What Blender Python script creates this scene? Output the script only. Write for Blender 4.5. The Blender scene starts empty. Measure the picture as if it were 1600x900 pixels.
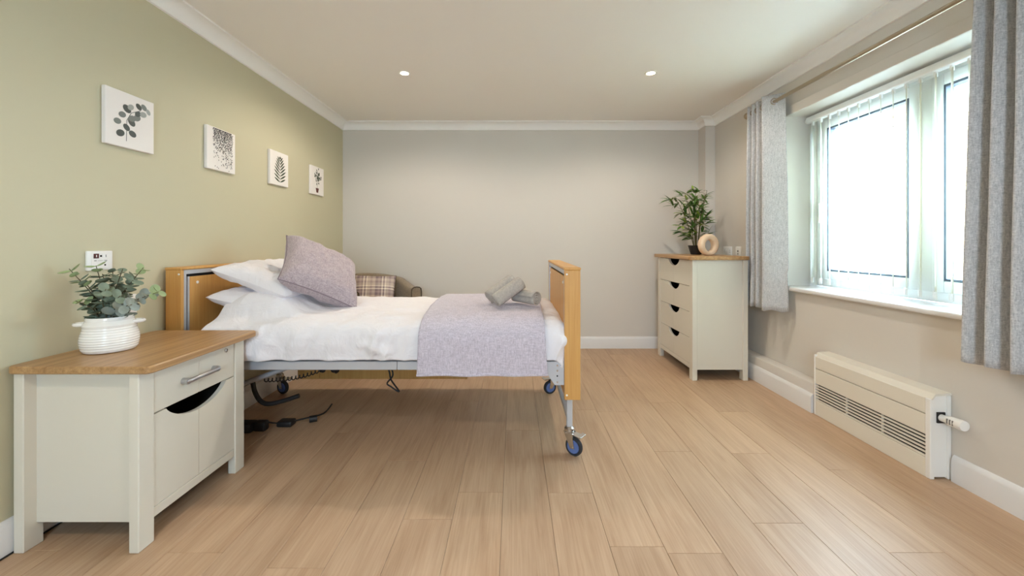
import bpy, bmesh, math, random
from mathutils import Vector, Matrix, Euler, noise
random.seed(7)
PI = math.pi
sc = bpy.context.scene
COL = sc.collection

# ---------------------------------------------------------------- camera
H_CAM = 1.10
cam = bpy.data.cameras.new('camera')
cam.sensor_width = 36.0
cam.lens = 650 * 36 / 1600
cam.shift_x = -3 / 1600
cam.shift_y = -69.5 / 1600
cam.clip_start = 0.02
camo = bpy.data.objects.new('camera', cam)
camo.location = (0, 0, H_CAM)
camo.rotation_euler = (PI / 2, 0, 0)
COL.objects.link(camo)
sc.camera = camo

# ---------------------------------------------------------------- world, exposure
SKY = 25.5
w = bpy.data.worlds.new('world'); sc.world = w
w.use_nodes = True
bg = w.node_tree.nodes['Background']
bg.inputs[0].default_value = (0.57, 0.78, 1.0, 1)
bg.inputs[1].default_value = SKY
sc.view_settings.view_transform = 'Standard'
sc.view_settings.look = 'None'
sc.view_settings.exposure = 0.84
sc.view_settings.gamma = 1
sc.view_settings.use_curve_mapping = False
sc.cycles.diffuse_bounces = 8
sc.cycles.max_bounces = 14
sc.cycles.transparent_max_bounces = 24
sc.cycles.use_denoising = True
DOWNLIGHT_W = 25.0

# room numbers (metres); camera stands at the origin looking along +Y
XL, XR, YF, YB, HC = -1.80, 2.04, 4.374, -2.0, 2.37
WY0, WY1, WZ0, WZ1 = 1.45, 3.12, 0.765, 2.05      # window opening in the right wall

# portal that guides daylight sampling through the window opening (emits nothing itself)
pl = bpy.data.lights.new('window_portal', 'AREA')
pl.shape = 'RECTANGLE'; pl.size = WZ1 - WZ0; pl.size_y = WY1 - WY0
pl.cycles.is_portal = True
plo = bpy.data.objects.new('window_portal', pl)
plo.location = (2.40, (WY0 + WY1) / 2, (WZ0 + WZ1) / 2)
plo.rotation_euler = (0, PI / 2, 0)
COL.objects.link(plo)
NX0, NX1, NZ0, NZ1 = -.55, .35, 1.0, 2.0          # unseen window added behind the viewpoint for cool fill light
pl2 = bpy.data.lights.new('added_window_portal', 'AREA')
pl2.shape = 'RECTANGLE'; pl2.size = NX1 - NX0; pl2.size_y = NZ1 - NZ0
pl2.cycles.is_portal = True
plo2 = bpy.data.objects.new('added_window_portal', pl2)
plo2.location = ((NX0 + NX1) / 2, YB - .16, (NZ0 + NZ1) / 2)
plo2.rotation_euler = (PI / 2, 0, 0)
COL.objects.link(plo2)

# ---------------------------------------------------------------- materials
def s2l(c):
    return tuple(((v / 255) / 12.92 if v / 255 <= 0.04045 else ((v / 255 + 0.055) / 1.055) ** 2.4) for v in c) + (1,)

class NT:
    def __init__(s, name):
        s.m = bpy.data.materials.new(name); s.m.use_nodes = True
        s.t = s.m.node_tree; s.b = s.t.nodes['Principled BSDF']; s.o = s.t.nodes['Material Output']
    def n(s, t, **k):
        nd = s.t.nodes.new(t)
        for a, v in k.items(): setattr(nd, a, v)
        return nd
    def l(s, a, b): s.t.links.new(a, b)
    def coords(s, scale, rnd=False, out='Object'):
        tc = s.n('ShaderNodeTexCoord'); mp = s.n('ShaderNodeMapping')
        mp.inputs['Scale'].default_value = scale
        s.l(tc.outputs[out], mp.inputs[0])
        if rnd:
            oi = s.n('ShaderNodeObjectInfo'); mu = s.n('ShaderNodeMath', operation='MULTIPLY')
            mu.inputs[1].default_value = 37.0
            s.l(oi.outputs['Random'], mu.inputs[0])
            cb = s.n('ShaderNodeCombineXYZ')
            for i in range(3): s.l(mu.outputs[0], cb.inputs[i])
            s.l(cb.outputs[0], mp.inputs['Location'])
        return mp.outputs[0]
    def noise(s, vec, scale=1, detail=4, rough=.55, dist=0):
        nd = s.n('ShaderNodeTexNoise')
        nd.inputs['Scale'].default_value = scale; nd.inputs['Detail'].default_value = detail
        nd.inputs['Roughness'].default_value = rough; nd.inputs['Distortion'].default_value = dist
        s.l(vec, nd.inputs['Vector']); return nd.outputs['Fac']
    def ramp(s, fac, stops, interp='LINEAR'):
        r = s.n('ShaderNodeValToRGB'); r.color_ramp.interpolation = interp
        el = r.color_ramp.elements
        while len(el) < len(stops): el.new(0.5)
        for e, (p, c) in zip(el, stops): e.position = p; e.color = c
        s.l(fac, r.inputs[0]); return r.outputs[0]
    def mix(s, fac, a, b, mode='MIX'):
        m = s.n('ShaderNodeMix', data_type='RGBA', blend_type=mode)
        for sock, v in ((m.inputs[0], fac), (m.inputs[6], a), (m.inputs[7], b)):
            if hasattr(v, 'default_value') or hasattr(v, 'links'): s.l(v, sock)
            else: sock.default_value = v
        return m.outputs[2]
    def bump(s, h, strength=.3, dist=.002):
        b = s.n('ShaderNodeBump'); b.inputs['Strength'].default_value = strength; b.inputs['Distance'].default_value = dist
        s.l(h, b.inputs['Height']); s.l(b.outputs[0], s.b.inputs['Normal'])

def plain(name, rgb, rough=.5, metal=0, var=0.0, vscale=3, bump=0, bscale=200, coat=0):
    k = NT(name); c = s2l(rgb)
    k.b.inputs['Roughness'].default_value = rough; k.b.inputs['Metallic'].default_value = metal
    k.b.inputs['Base Color'].default_value = c
    if coat: k.b.inputs['Coat Weight'].default_value = coat
    if var:
        f = k.noise(k.coords((1, 1, 1)), vscale, 5)
        d = tuple(v * (1 - var) for v in c[:3]) + (1,); e = tuple(min(1, v * (1 + var)) for v in c[:3]) + (1,)
        k.l(k.ramp(f, [(.3, d), (.7, e)]), k.b.inputs['Base Color'])
    if bump:
        k.bump(k.noise(k.coords((1, 1, 1)), bscale, 3), bump, .001)
    return k.m

def wood(name, dark, mid, light, along='Y', across=26, length=1.6, rough=.45, rnd=False, bump=.08, tint=0, broad=.16, bmix=.34):
    k = NT(name)
    sc_ = {'X': (length, across, across), 'Y': (across, length, across), 'Z': (across, across, length)}[along]
    v = k.coords(sc_, rnd)
    f1 = k.noise(v, 1, 7, .62, 1.5)
    sc2 = tuple(q * (broad if q == across else .45) for q in sc_)
    f2 = k.noise(k.coords(sc2, rnd), 1, 3, .5, 1.6)
    sc3 = tuple(q * (5 if q == across else 2.2) for q in sc_)
    f3 = k.noise(k.coords(sc3, rnd), 1, 3, .6)
    c = k.ramp(f1, [(.28, s2l(dark)), (.5, s2l(mid)), (.74, s2l(light))])
    c = k.mix(bmix, c, k.ramp(f2, [(.3, s2l(dark)), (.7, s2l(light))]))
    c = k.mix(.22, c, k.ramp(f3, [(.35, s2l(dark)), (.65, s2l(light))]))
    if tint:
        oi = k.n('ShaderNodeObjectInfo')
        t = k.ramp(oi.outputs['Random'], [(0, (1 - tint, 1 - tint, 1 - tint * .9, 1)), (1, (1 + tint * .3, 1 + tint * .25, 1 + tint * .2, 1))])
        c = k.mix(1.0, c, t, 'MULTIPLY')
    k.l(c, k.b.inputs['Base Color'])
    k.b.inputs['Roughness'].default_value = rough
    k.bump(f3, bump, .001)
    return k.m

def fabric(name, a, b, thread=420, rough=.95, slub=.5, bump=.35, sheen=.2):
    k = NT(name)
    f1 = k.noise(k.coords((thread, thread * .09, thread * .5)), 1, 2, .6)
    f2 = k.noise(k.coords((thread * .09, thread * .5, thread)), 1, 2, .6)
    f3 = k.noise(k.coords((thread * .5, thread, thread * .09)), 1, 2, .6)
    ad = k.n('ShaderNodeMath', operation='ADD'); k.l(f1, ad.inputs[0]); k.l(f2, ad.inputs[1])
    ad2 = k.n('ShaderNodeMath', operation='ADD'); k.l(ad.outputs[0], ad2.inputs[0]); k.l(f3, ad2.inputs[1])
    dv = k.n('ShaderNodeMath', operation='DIVIDE'); k.l(ad2.outputs[0], dv.inputs[0]); dv.inputs[1].default_value = 3
    c = k.ramp(dv.outputs[0], [(.5 - .13 / max(slub, .1) * .5, s2l(a)), (.5 + .13 / max(slub, .1) * .5, s2l(b))])
    k.l(c, k.b.inputs['Base Color'])
    k.b.inputs['Roughness'].default_value = rough
    k.b.inputs['Sheen Weight'].default_value = sheen
    k.bump(dv.outputs[0], bump, .002)
    return k.m

def emit(name, rgb, strength):
    k = NT(name); k.b.inputs['Emission Color'].default_value = s2l(rgb); k.b.inputs['Emission Strength'].default_value = strength
    k.b.inputs['Base Color'].default_value = s2l(rgb); return k.m

def thin_glass(name):
    k = NT(name); k.t.nodes.remove(k.b)
    tr = k.n('ShaderNodeBsdfTransparent'); gl = k.n('ShaderNodeBsdfGlossy'); gl.inputs['Roughness'].default_value = .02
    mx = k.n('ShaderNodeMixShader'); mx.inputs[0].default_value = .04
    tr.inputs[0].default_value = (.95, .97, .96, 1)
    k.l(tr.outputs[0], mx.inputs[1]); k.l(gl.outputs[0], mx.inputs[2]); k.l(mx.outputs[0], k.o.inputs[0])
    return k.m

def translucent(name, rgb, fac=.45, rough=.8):
    k = NT(name); k.b.inputs['Base Color'].default_value = s2l(rgb); k.b.inputs['Roughness'].default_value = rough
    ts = k.n('ShaderNodeBsdfTranslucent'); ts.inputs[0].default_value = s2l(rgb)
    mx = k.n('ShaderNodeMixShader'); mx.inputs[0].default_value = fac
    k.l(k.b.outputs[0], mx.inputs[1]); k.l(ts.outputs[0], mx.inputs[2]); k.l(mx.outputs[0], k.o.inputs[0])
    return k.m

def tartan(name):
    k = NT(name)
    tc = k.n('ShaderNodeTexCoord'); sp = k.n('ShaderNodeSeparateXYZ'); k.l(tc.outputs['Object'], sp.inputs[0])
    outs = []
    for ax, off in ((0, .02), (1, .05)):
        m = k.n('ShaderNodeMath', operation='MULTIPLY_ADD'); m.inputs[1].default_value = 6.2; m.inputs[2].default_value = 5 + off * 6.2
        k.l(sp.outputs[ax], m.inputs[0])
        fr = k.n('ShaderNodeMath', operation='FRACT'); k.l(m.outputs[0], fr.inputs[0])
        lo, dk, md, hi = s2l((196, 182, 170)), s2l((128, 112, 118)), s2l((168, 150, 148)), s2l((236, 226, 212))
        outs.append(k.ramp(fr.outputs[0], [(0, lo), (.16, dk), (.30, md), (.42, dk), (.50, hi), (.58, dk), (.66, hi), (.74, lo), (.88, md)], 'CONSTANT'))
    c = k.mix(.5, outs[0], outs[1])
    wv = k.noise(k.coords((500, 500, 500)), 1, 2)
    c = k.mix(.25, c, k.ramp(wv, [(.35, s2l((120, 105, 105))), (.65, s2l((240, 230, 220)))]), 'SOFT_LIGHT')
    k.l(c, k.b.inputs['Base Color']); k.b.inputs['Roughness'].default_value = .95
    k.bump(wv, .3, .002)
    return k.m

M = {}
M['sage'] = plain('sage_wall_paint', (200, 194, 166), .75, bump=.03, bscale=260)
M['wall'] = plain('warm_grey_wall_paint', (213, 208, 201), .75, bump=.03, bscale=260)
M['ceil'] = plain('ceiling_paint', (242, 239, 235), .85, bump=.02, bscale=240)
M['gloss'] = plain('white_gloss_paint', (226, 226, 227), .35)
M['cove'] = plain('coving_paint', (245, 244, 242), .6)
M['floorbase'] = plain('floor_underlay', (92, 70, 50), .8)
M['plank'] = wood('oak_plank', (163, 130, 100), (190, 158, 128), (206, 176, 146), 'Y', 34, 1.7, .45, True, .06, .07, broad=.13, bmix=.46)
M['cream'] = plain('cream_lacquer', (219, 214, 201), .42)
M['oak'] = wood('oak_top', (136, 98, 58), (176, 136, 90), (204, 166, 118), 'Y', 34, 1.1, .38, broad=.75, bmix=.55)
M['heater'] = plain('heater_enamel', (229, 224, 212), .42)
M['dark_in'] = plain('shaded_drawer_inside', (46, 40, 34), .9)  # dark tone puts the shade of the scooped hollows into the colour
M['beech'] = wood('beech_panel', (192, 138, 72), (208, 157, 88), (220, 174, 106), 'Z', 34, 1.5, .42, bump=.03)
M['silver'] = plain('silver_paint', (196, 199, 206), .4, .35)
M['chrome'] = plain('brushed_chrome', (205, 203, 200), .22, 1)
M['steel'] = plain('satin_nickel', (176, 162, 142), .28, 1)
M['satin'] = plain('satin_silver_handle', (190, 190, 192), .35, .85)
M['black'] = plain('black_plastic', (28, 28, 30), .5)
M['slot'] = plain('black_gap', (14, 14, 15), .9)
M['rubber'] = plain('dark_rubber', (48, 50, 54), .7)
M['blue'] = plain('blue_wheel', (96, 120, 178), .5)
M['white'] = plain('white_plastic', (240, 239, 236), .35)
M['upvc'] = plain('white_window_plastic', (244, 245, 244), .3)
M['gasket'] = plain('grey_gasket', (84, 92, 102), .6)
def cotton(name, rgb):
    k = NT(name); k.b.inputs['Base Color'].default_value = s2l(rgb); k.b.inputs['Roughness'].default_value = .9
    f = k.noise(k.coords((9, 14, 7)), 1, 4, .55, 1.2)
    k.bump(f, .36, .035)
    return k.m
M['sheet'] = cotton('white_cotton', (238, 236, 241))
M['mattress'] = plain('mattress_cover', (196, 188, 186), .8)
M['throw'] = fabric('heather_throw', (176, 169, 183), (219, 212, 225), 330, slub=.55)
M['cushion'] = fabric('heather_cushion', (146, 132, 138), (196, 182, 186), 330, slub=.55)
M['piping'] = plain('cushion_seam', (140, 126, 132), .95)
M['curtain'] = fabric('grey_linen', (158, 161, 166), (212, 213, 215), 300, slub=.5)
M['towel'] = plain('grey_towelling', (180, 173, 165), 1, var=.12, vscale=90, bump=.9, bscale=330)
M['chair'] = fabric('taupe_wool', (120, 106, 88), (154, 138, 116), 360, slub=.6)
M['chairpipe'] = plain('chair_piping', (84, 72, 58), .9)
M['tartan'] = tartan('tartan_wool')
M['darkleg'] = plain('dark_wood_leg', (66, 46, 34), .5)
M['ceramic'] = plain('white_glaze', (243, 241, 237), .14, coat=.4)
M['soil'] = plain('dark_soil', (58, 46, 36), 1, bump=.8, bscale=90)
M['euc'] = plain('eucalyptus_leaf', (128, 142, 122), .6, var=.22, vscale=14)
M['euc_pale'] = plain('eucalyptus_young_leaf', (158, 176, 128), .6, var=.2, vscale=14)
M['euc_grey'] = plain('eucalyptus_grey_leaf', (150, 160, 152), .6, var=.2, vscale=14)
M['stem'] = plain('brown_stem', (92, 80, 58), .7)
M['bamboo'] = plain('bamboo_leaf', (78, 116, 46), .5, var=.35, vscale=12)
M['bamboo_l'] = plain('bamboo_leaf_light', (140, 164, 66), .5, var=.3, vscale=12)
M['cane'] = plain('bamboo_cane', (96, 92, 46), .5)
M['clay'] = plain('beige_clay', (226, 200, 172), .85, var=.05, vscale=30, bump=.15, bscale=160)
M['canvas'] = plain('white_canvas', (238, 234, 230), .85, bump=.1, bscale=700)
for i, c in enumerate(((92, 97, 94), (128, 133, 129), (165, 168, 164), (44, 38, 46), (66, 78, 62), (104, 62, 58))):
    M['ink%d' % i] = plain('print_ink_%d' % i, c, .9)
M['maroon'] = plain('dark_red_button', (84, 34, 34), .5)
M['grey'] = plain('grey_marking', (120, 118, 116), .6)
M['glass'] = thin_glass('window_glass')
M['vane'] = translucent('blind_fabric', (244, 243, 232), .45)
M['lamp'] = emit('lamp_glow', (255, 226, 180), 40)
M['brick'] = plain('buff_brick', (206, 166, 122), .9, var=.2, vscale=5, bump=.3, bscale=60)
M['mortar'] = plain('mortar', (206, 200, 190), .95)
M['render'] = plain('white_render', (240, 240, 238), .8)
M['paving'] = plain('pale_paving', (130, 128, 124), .9, var=.1, vscale=2)

# ---------------------------------------------------------------- mesh builder
class MB:
    def __init__(s): s.v = []; s.f = []; s.mi = []; s.cur = 0
    def add(s, vs, fs):
        o = len(s.v); s.v += [tuple(q) for q in vs]
        for f in fs: s.f.append(tuple(i + o for i in f)); s.mi.append(s.cur)
        return s
    def slot(s, i): s.cur = i; return s
    def box(s, x0, x1, y0, y1, z0, z1, bev=0.0, seg=1):
        if bev <= 0:
            return s.add([(x0, y0, z0), (x1, y0, z0), (x1, y1, z0), (x0, y1, z0), (x0, y0, z1), (x1, y0, z1), (x1, y1, z1), (x0, y1, z1)],
                         [(0, 3, 2, 1), (4, 5, 6, 7), (0, 1, 5, 4), (1, 2, 6, 5), (2, 3, 7, 6), (3, 0, 4, 7)])
        bm = bmesh.new(); bmesh.ops.create_cube(bm, size=1)
        for v in bm.verts:
            v.co = Vector(((x0 + x1) / 2 + v.co.x * (x1 - x0), (y0 + y1) / 2 + v.co.y * (y1 - y0), (z0 + z1) / 2 + v.co.z * (z1 - z0)))
        bmesh.ops.bevel(bm, geom=list(bm.edges), offset=bev, segments=seg, affect='EDGES', profile=.5)
        bm.verts.index_update()
        s.add([v.co[:] for v in bm.verts], [[v.index for v in f.verts] for f in bm.faces]); bm.free(); return s
    def cyl(s, p0, p1, r0, r1=None, n=16, caps=True):
        r1 = r0 if r1 is None else r1
        p0, p1 = Vector(p0), Vector(p1); d = (p1 - p0).normalized()
        a = d.orthogonal().normalized(); b = d.cross(a)
        vs = []
        for p, r in ((p0, r0), (p1, r1)):
            for i in range(n):
                t = 2 * PI * i / n; vs.append(p + (a * math.cos(t) + b * math.sin(t)) * r)
        fs = [(i, (i + 1) % n, n + (i + 1) % n, n + i) for i in range(n)]
        if caps: fs += [tuple(reversed(range(n))), tuple(range(n, 2 * n))]
        return s.add(vs, fs)
    def tube(s, pts, r, n=8, closed=False):
        pts = [Vector(p) for p in pts]; m = len(pts); vs = []; prev = None
        for i, p in enumerate(pts):
            if closed: d = (pts[(i + 1) % m] - pts[i - 1])
            else: d = pts[min(i + 1, m - 1)] - pts[max(i - 1, 0)]
            d.normalize()
            a = d.orthogonal().normalized() if prev is None else (prev - d * prev.dot(d)).normalized()
            prev = a; b = d.cross(a)
            rr = r[i] if isinstance(r, (list, tuple)) else r
            for k in range(n):
                t = 2 * PI * k / n; vs.append(p + (a * math.cos(t) + b * math.sin(t)) * rr)
        fs = []
        for i in range(m if closed else m - 1):
            j = (i + 1) % m
            for k in range(n):
                fs.append((i * n + k, i * n + (k + 1) % n, j * n + (k + 1) % n, j * n + k))
        if not closed: fs += [tuple(reversed(range(n))), tuple(range((m - 1) * n, m * n))]
        return s.add(vs, fs)
    def lathe(s, prof, c=(0, 0, 0), n=32, capb=True, capt=True):
        vs = []; m = len(prof)
        for r, z in prof:
            for k in range(n):
                t = 2 * PI * k / n; vs.append((c[0] + r * math.cos(t), c[1] + r * math.sin(t), c[2] + z))
        fs = [(i * n + k, i * n + (k + 1) % n, (i + 1) * n + (k + 1) % n, (i + 1) * n + k) for i in range(m - 1) for k in range(n)]
        if capb: fs.append(tuple(reversed(range(n))))
        if capt: fs.append(tuple(range((m - 1) * n, m * n)))
        return s.add(vs, fs)
    def prism(s, poly, axis, a, b):
        def q(u, v, t): return {'X': (t, u, v), 'Y': (u, t, v), 'Z': (u, v, t)}[axis]
        n = len(poly)
        vs = [q(u, v, a) for u, v in poly] + [q(u, v, b) for u, v in poly]
        return s.add(vs, [tuple(reversed(range(n))), tuple(range(n, 2 * n))] + [(i, (i + 1) % n, n + (i + 1) % n, n + i) for i in range(n)])
    def grid(s, fn, nu, nv):
        vs = [fn(i / nu, j / nv) for i in range(nu + 1) for j in range(nv + 1)]
        return s.add(vs, [(i * (nv + 1) + j, (i + 1) * (nv + 1) + j, (i + 1) * (nv + 1) + j + 1, i * (nv + 1) + j + 1) for i in range(nu) for j in range(nv)])
    def ball(s, c, r, n=16, m=10, sz=1):
        return s.lathe([(max(r * math.sin(PI * i / m), 1e-5), -r * sz * math.cos(PI * i / m)) for i in range(m + 1)], c, n)
    def mesh(s, name, mats, off=(0, 0, 0), smooth=True, angle=35):
        me = bpy.data.meshes.new(name)
        me.from_pydata([(x - off[0], y - off[1], z - off[2]) for x, y, z in s.v], [], s.f)
        for m in (mats if isinstance(mats, (list, tuple)) else [mats]): me.materials.append(M[m])
        for p, i in zip(me.polygons, s.mi): p.material_index = i
        bm = bmesh.new(); bm.from_mesh(me); bmesh.ops.recalc_face_normals(bm, faces=bm.faces); bm.to_mesh(me); bm.free()
        if smooth:
            me.shade_smooth(); me.set_sharp_from_angle(angle=math.radians(angle))
        return me

def link(o, parent=None):
    COL.objects.link(o)
    if parent is not None: o.parent = parent
    return o
def tag(o, label=None, cat=None, group=None, kind=None):
    if label: o['label'] = label
    if cat: o['category'] = cat
    if group: o['group'] = group
    if kind: o['kind'] = kind
    return o
def thing(name, label, cat, loc=(0, 0, 0), rot=(0, 0, 0), group=None):
    o = bpy.data.objects.new(name, None); o.empty_display_size = .05
    o.location = loc; o.rotation_euler = rot
    return tag(link(o), label, cat, group)
def origin(o):
    v = Vector((0, 0, 0))
    while o is not None: v += o.location; o = o.parent
    return v
def part(name, mb, mats, parent, world=True, smooth=True, angle=35, label=None):
    """one mesh part; vertices given in world coordinates unless world=False"""
    me = mb.mesh(name, mats, origin(parent) if (world and parent is not None) else (0, 0, 0), smooth, angle)
    o = bpy.data.objects.new(name, me)
    if label: o['label'] = label
    return link(o, parent)
def struct(name, mb, mats, parent=None, smooth=True):
    o = part(name, mb, mats, parent, True, smooth)
    if parent is None: o['kind'] = 'structure'
    return o
def single(name, mb, mats, label, cat, loc=(0, 0, 0), group=None, smooth=True):
    me = mb.mesh(name, mats, loc, smooth); o = bpy.data.objects.new(name, me); o.location = loc
    return tag(link(o), label, cat, group)
def solidify(o, t, off=-1):
    m = o.modifiers.new('thickness', 'SOLIDIFY'); m.thickness = t; m.offset = off; return o
def smoothpath(pts, k=8):
    pts = [Vector(p) for p in pts]; out = []
    for i in range(len(pts) - 1):
        p0 = pts[max(i - 1, 0)]; p1 = pts[i]; p2 = pts[i + 1]; p3 = pts[min(i + 2, len(pts) - 1)]
        for j in range(k):
            t = j / k
            out.append(.5 * ((2 * p1) + (p2 - p0) * t + (2 * p0 - 5 * p1 + 4 * p2 - p3) * t * t + (3 * p1 - p0 - 3 * p2 + p3) * t ** 3))
    return out + [pts[-1]]

# ================================================================ SETTING
fl = struct('floor', MB().box(XL - .15, XR + .3, YB - .15, YF + .15, -.12, -.006), 'floorbase')
PW, PLN = .1977, 1.24
ends = {3: 1.84, 5: 1.835, 7: 1.477, 1: 2.11, -2: 1.48, 0: 2.65, 2: 2.9, 4: 2.45, 6: 2.75, 8: 2.2}
k0 = math.floor((XL + .8387) / PW)
for k in range(k0, 16):
    x0 = -.8387 + k * PW; x1 = x0 + PW
    x0 = max(x0, XL); x1 = min(x1, XR)
    if x1 - x0 < .01: continue
    e = ends.get(k - 0, YB + ((k * 0.437) % 1) * PLN)
    y = e - math.ceil((e - YB) / PLN) * PLN
    while y < YF:
        a, b = max(y, YB), min(y + PLN, YF)
        if b - a > .02:
            g = .0005
            part('plank', MB().box(x0 + g, x1 - g, a + g, b - g, -.006, 0, .0009), 'plank', fl, smooth=False)
        y += PLN
struct('ceiling', MB().box(XL - .15, XR + .32, YB - .15, YF + .15, HC, HC + .12), 'ceil')
struct('wall_left', MB().box(XL - .15, XL, YB, YF, -.1, HC), 'sage')
struct('wall_far', MB().box(XL - .15, XR + .3, YF, YF + .15, -.1, HC), 'wall')
struct('wall_near', MB().box(XL - .15, XR + .3, YB - .15, YB, -.1, NZ0).box(XL - .15, XR + .3, YB - .15, YB, NZ1, HC).box(XL - .15, NX0, YB - .15, YB, NZ0, NZ1).box(NX1, XR + .3, YB - .15, YB, NZ0, NZ1), 'wall', smooth=False)
XO = 2.36
wr = MB().box(XR, XO, YB, YF, -.1, WZ0).box(XR, XO, YB, YF, WZ1, HC).box(XR, XO, YB, WY0, WZ0, WZ1).box(XR, XO, WY1, YF, WZ0, WZ1)
struct('wall_right', wr, 'wall', smooth=False)
# corner pipe boxing and low pipe boxing
struct('trim_1', MB().box(1.94, XR, 4.215, YF, 0, HC, .002), 'wall')
struct('trim_2', MB().box(1.945, XR, 2.70, 4.215, 0, .188, .006, 2), 'wall')
# batten above window
struct('trim_3', MB().box(XR - .007, XR, 1.0, 3.3, WZ1, 2.115, .002), 'wall')
# coving
def cove(name, line, flip):
    pr = [(0.078, 0), (.078, .010), (.070, .013)] + [(.012 + .055 * (1 - math.sin(t)), .013 + .055 * (1 - math.cos(t))) for t in [PI / 2 * (1 - i / 7) * 1.0 for i in range(8)][::-1]]
    # concave quarter from ceiling edge down to wall
    pr = [(.078, 0), (.078, .010), (.069, .012)]
    for i in range(8):
        t = PI / 2 * i / 7
        pr.append((.012 + .057 * (1 - math.sin(t)), .012 + .060 * (1 - math.cos(t))))
    pr += [(.012, .078), (0, .080)]
    mb = MB(); rows = []
    for (px, py, nx, ny) in line:
        rows.append([(px + nx * u, py + ny * u, HC - v) for u, v in pr])
    n = len(pr); vs = [q for r in rows for q in r]
    mb.add(vs, [(i * n + j, (i + 1) * n + j, (i + 1) * n + j + 1, i * n + j + 1) for i in range(len(rows) - 1) for j in range(n - 1)])
    return struct(name, mb, 'cove')
cove('trim_4', [(XL, YB, 1, 0), (XL, YF, 1, -1)], 0)
cove('trim_5', [(XL, YF, 1, -1), (1.94, YF, -1, -1)], 0)
cove('trim_6', [(1.94, YF, -1, -1), (1.94, 4.215, -1, -1), (XR, 4.215, -1, -1)], 0)
cove('trim_7', [(XR, 4.215, -1, -1), (XR, YB, -1, 0)], 0)
# skirting boards
SP = [(0, 0), (.018, 0), (.018, .098), (.015, .106), (.009, .118), (.004, .122), (0, .122)]
def skirt(name, axis, wallpos, sgn, a, b):
    poly = [((wallpos + sgn * u), z) for u, z in SP]
    struct(name, MB().prism(poly, axis, a, b), 'gloss')
skirt('baseboard_left', 'Y', XL, 1, YB, YF)
skirt('baseboard_far', 'X', YF, -1, XL + .018, 1.94)
skirt('baseboard_boxing', 'Y', 1.945, -1, 2.70, 4.215)
skirt('baseboard_right', 'Y', XR, -1, YB, 1.925)

# ---------------------------------------------------------------- window
wn = bpy.data.objects.new('window_1', None); wn.location = (2.30, (WY0 + WY1) / 2, WZ0); link(wn); wn['kind'] = 'structure'
XW = 2.27
def rect_frame(mb, x0, x1, y0, y1, z0, z1, t, bev=.006):
    mb.box(x0, x1, y0, y0 + t, z0, z1, bev, 2); mb.box(x0, x1, y1 - t, y1, z0, z1, bev, 2)
    mb.box(x0, x1, y0 + t, y1 - t, z0, z0 + t, bev, 2); mb.box(x0, x1, y0 + t, y1 - t, z1 - t, z1, bev, 2)
    return mb
YM = (WY0 + WY1) / 2
fm = rect_frame(MB(), XW, XW + .07, WY0, WY1, WZ0 + .02, WZ1, .055)
fm.box(XW, XW + .07, YM - .035, YM + .035, WZ0 + .07, WZ1 - .05, .006, 2)
part('frame', fm, 'upvc', wn)
for a, b in ((WY0 + .055, YM - .035), (YM + .035, WY1 - .055)):
    z0, z1 = WZ0 + .075, WZ1 - .055
    s_ = part('sash', rect_frame(MB(), XW - .012, XW + .055, a, b, z0, z1, .062, .008), 'upvc', wn)
    part('gasket', rect_frame(MB(), XW - .009, XW + .04, a + .062, b - .062, z0 + .062, z1 - .062, .012, 0), 'gasket', s_, smooth=False)
    part('pane', MB().box(XW + .02, XW + .026, a + .066, b - .066, z0 + .066, z1 - .066), 'glass', s_, smooth=False)
    hy = a + .03 if a < YM - .1 else b - .03
    part('handle', MB().box(XW - .03, XW - .012, hy - .012, hy + .012, 1.33, 1.40, .004).box(XW - .045, XW - .03, hy - .009, hy + .009, 1.25, 1.39, .004), 'white', s_)
part('sill', MB().box(1.995, XW + .01, WY0 - .06, WY1 + .06, .757, .785, .010, 3), 'gloss', wn)

wn2 = bpy.data.objects.new('added_window', None); wn2.location = ((NX0 + NX1) / 2, YB - .1, NZ0); link(wn2); wn2['kind'] = 'structure'  # added out of view to light the camera-facing sides with cool daylight
def rect_frame_y(mb, y0, y1, x0, x1, z0, z1, t):
    return mb.box(x0, x0 + t, y0, y1, z0, z1, .006).box(x1 - t, x1, y0, y1, z0, z1, .006).box(x0 + t, x1 - t, y0, y1, z0, z0 + t, .006).box(x0 + t, x1 - t, y0, y1, z1 - t, z1, .006)
NXM = (NX0 + NX1) / 2
part('frame', rect_frame_y(MB(), YB - .13, YB - .07, NX0, NX1, NZ0, NZ1, .055).box(NXM - .035, NXM + .035, YB - .13, YB - .07, NZ0 + .055, NZ1 - .055), 'upvc', wn2)
for a, b in ((NX0 + .055, NXM - .035), (NXM + .035, NX1 - .055)):
    part('pane', MB().box(a, b, YB - .103, YB - .097, NZ0 + .055, NZ1 - .055), 'glass', wn2, smooth=False)
# outdoors
struct('ground_outside', MB().box(-10, 14, -12, 12, -.35, -.15), 'paving')
EY = 6.8
wo = struct('wall_outside', MB().box(3.6, 11, EY + .05, EY + .3, -.2, 4.2), 'mortar')
bme = MB().box(-.1065, .1065, 0, .06, -.0325, .0325, .004).mesh('brick', 'brick')
cells = []
for r in range(0, 52):
    for c in range(0, 28):
        x = 4.9 + c * .225 + (.1125 if r % 2 else 0); z = .05 + r * .075
        if x < 7.02 and z < 2.88: continue
        cells.append((abs(x - 6.6) + .4 * abs(z - 2.2), x, z))
cells.sort()
for _, x, z in cells[:290]:
    o = bpy.data.objects.new('brick', bme); o.location = (x, EY - .012, z); link(o, wo)
mb = MB()
for _, x, z in cells[290:]:
    if x < 11: mb.box(x - .1065, x + .1065, EY - .012, EY + .05, z - .0325, z + .0325)
o = part('far_bricks', mb, 'brick', wo, smooth=False); o['kind'] = 'stuff'
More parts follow.
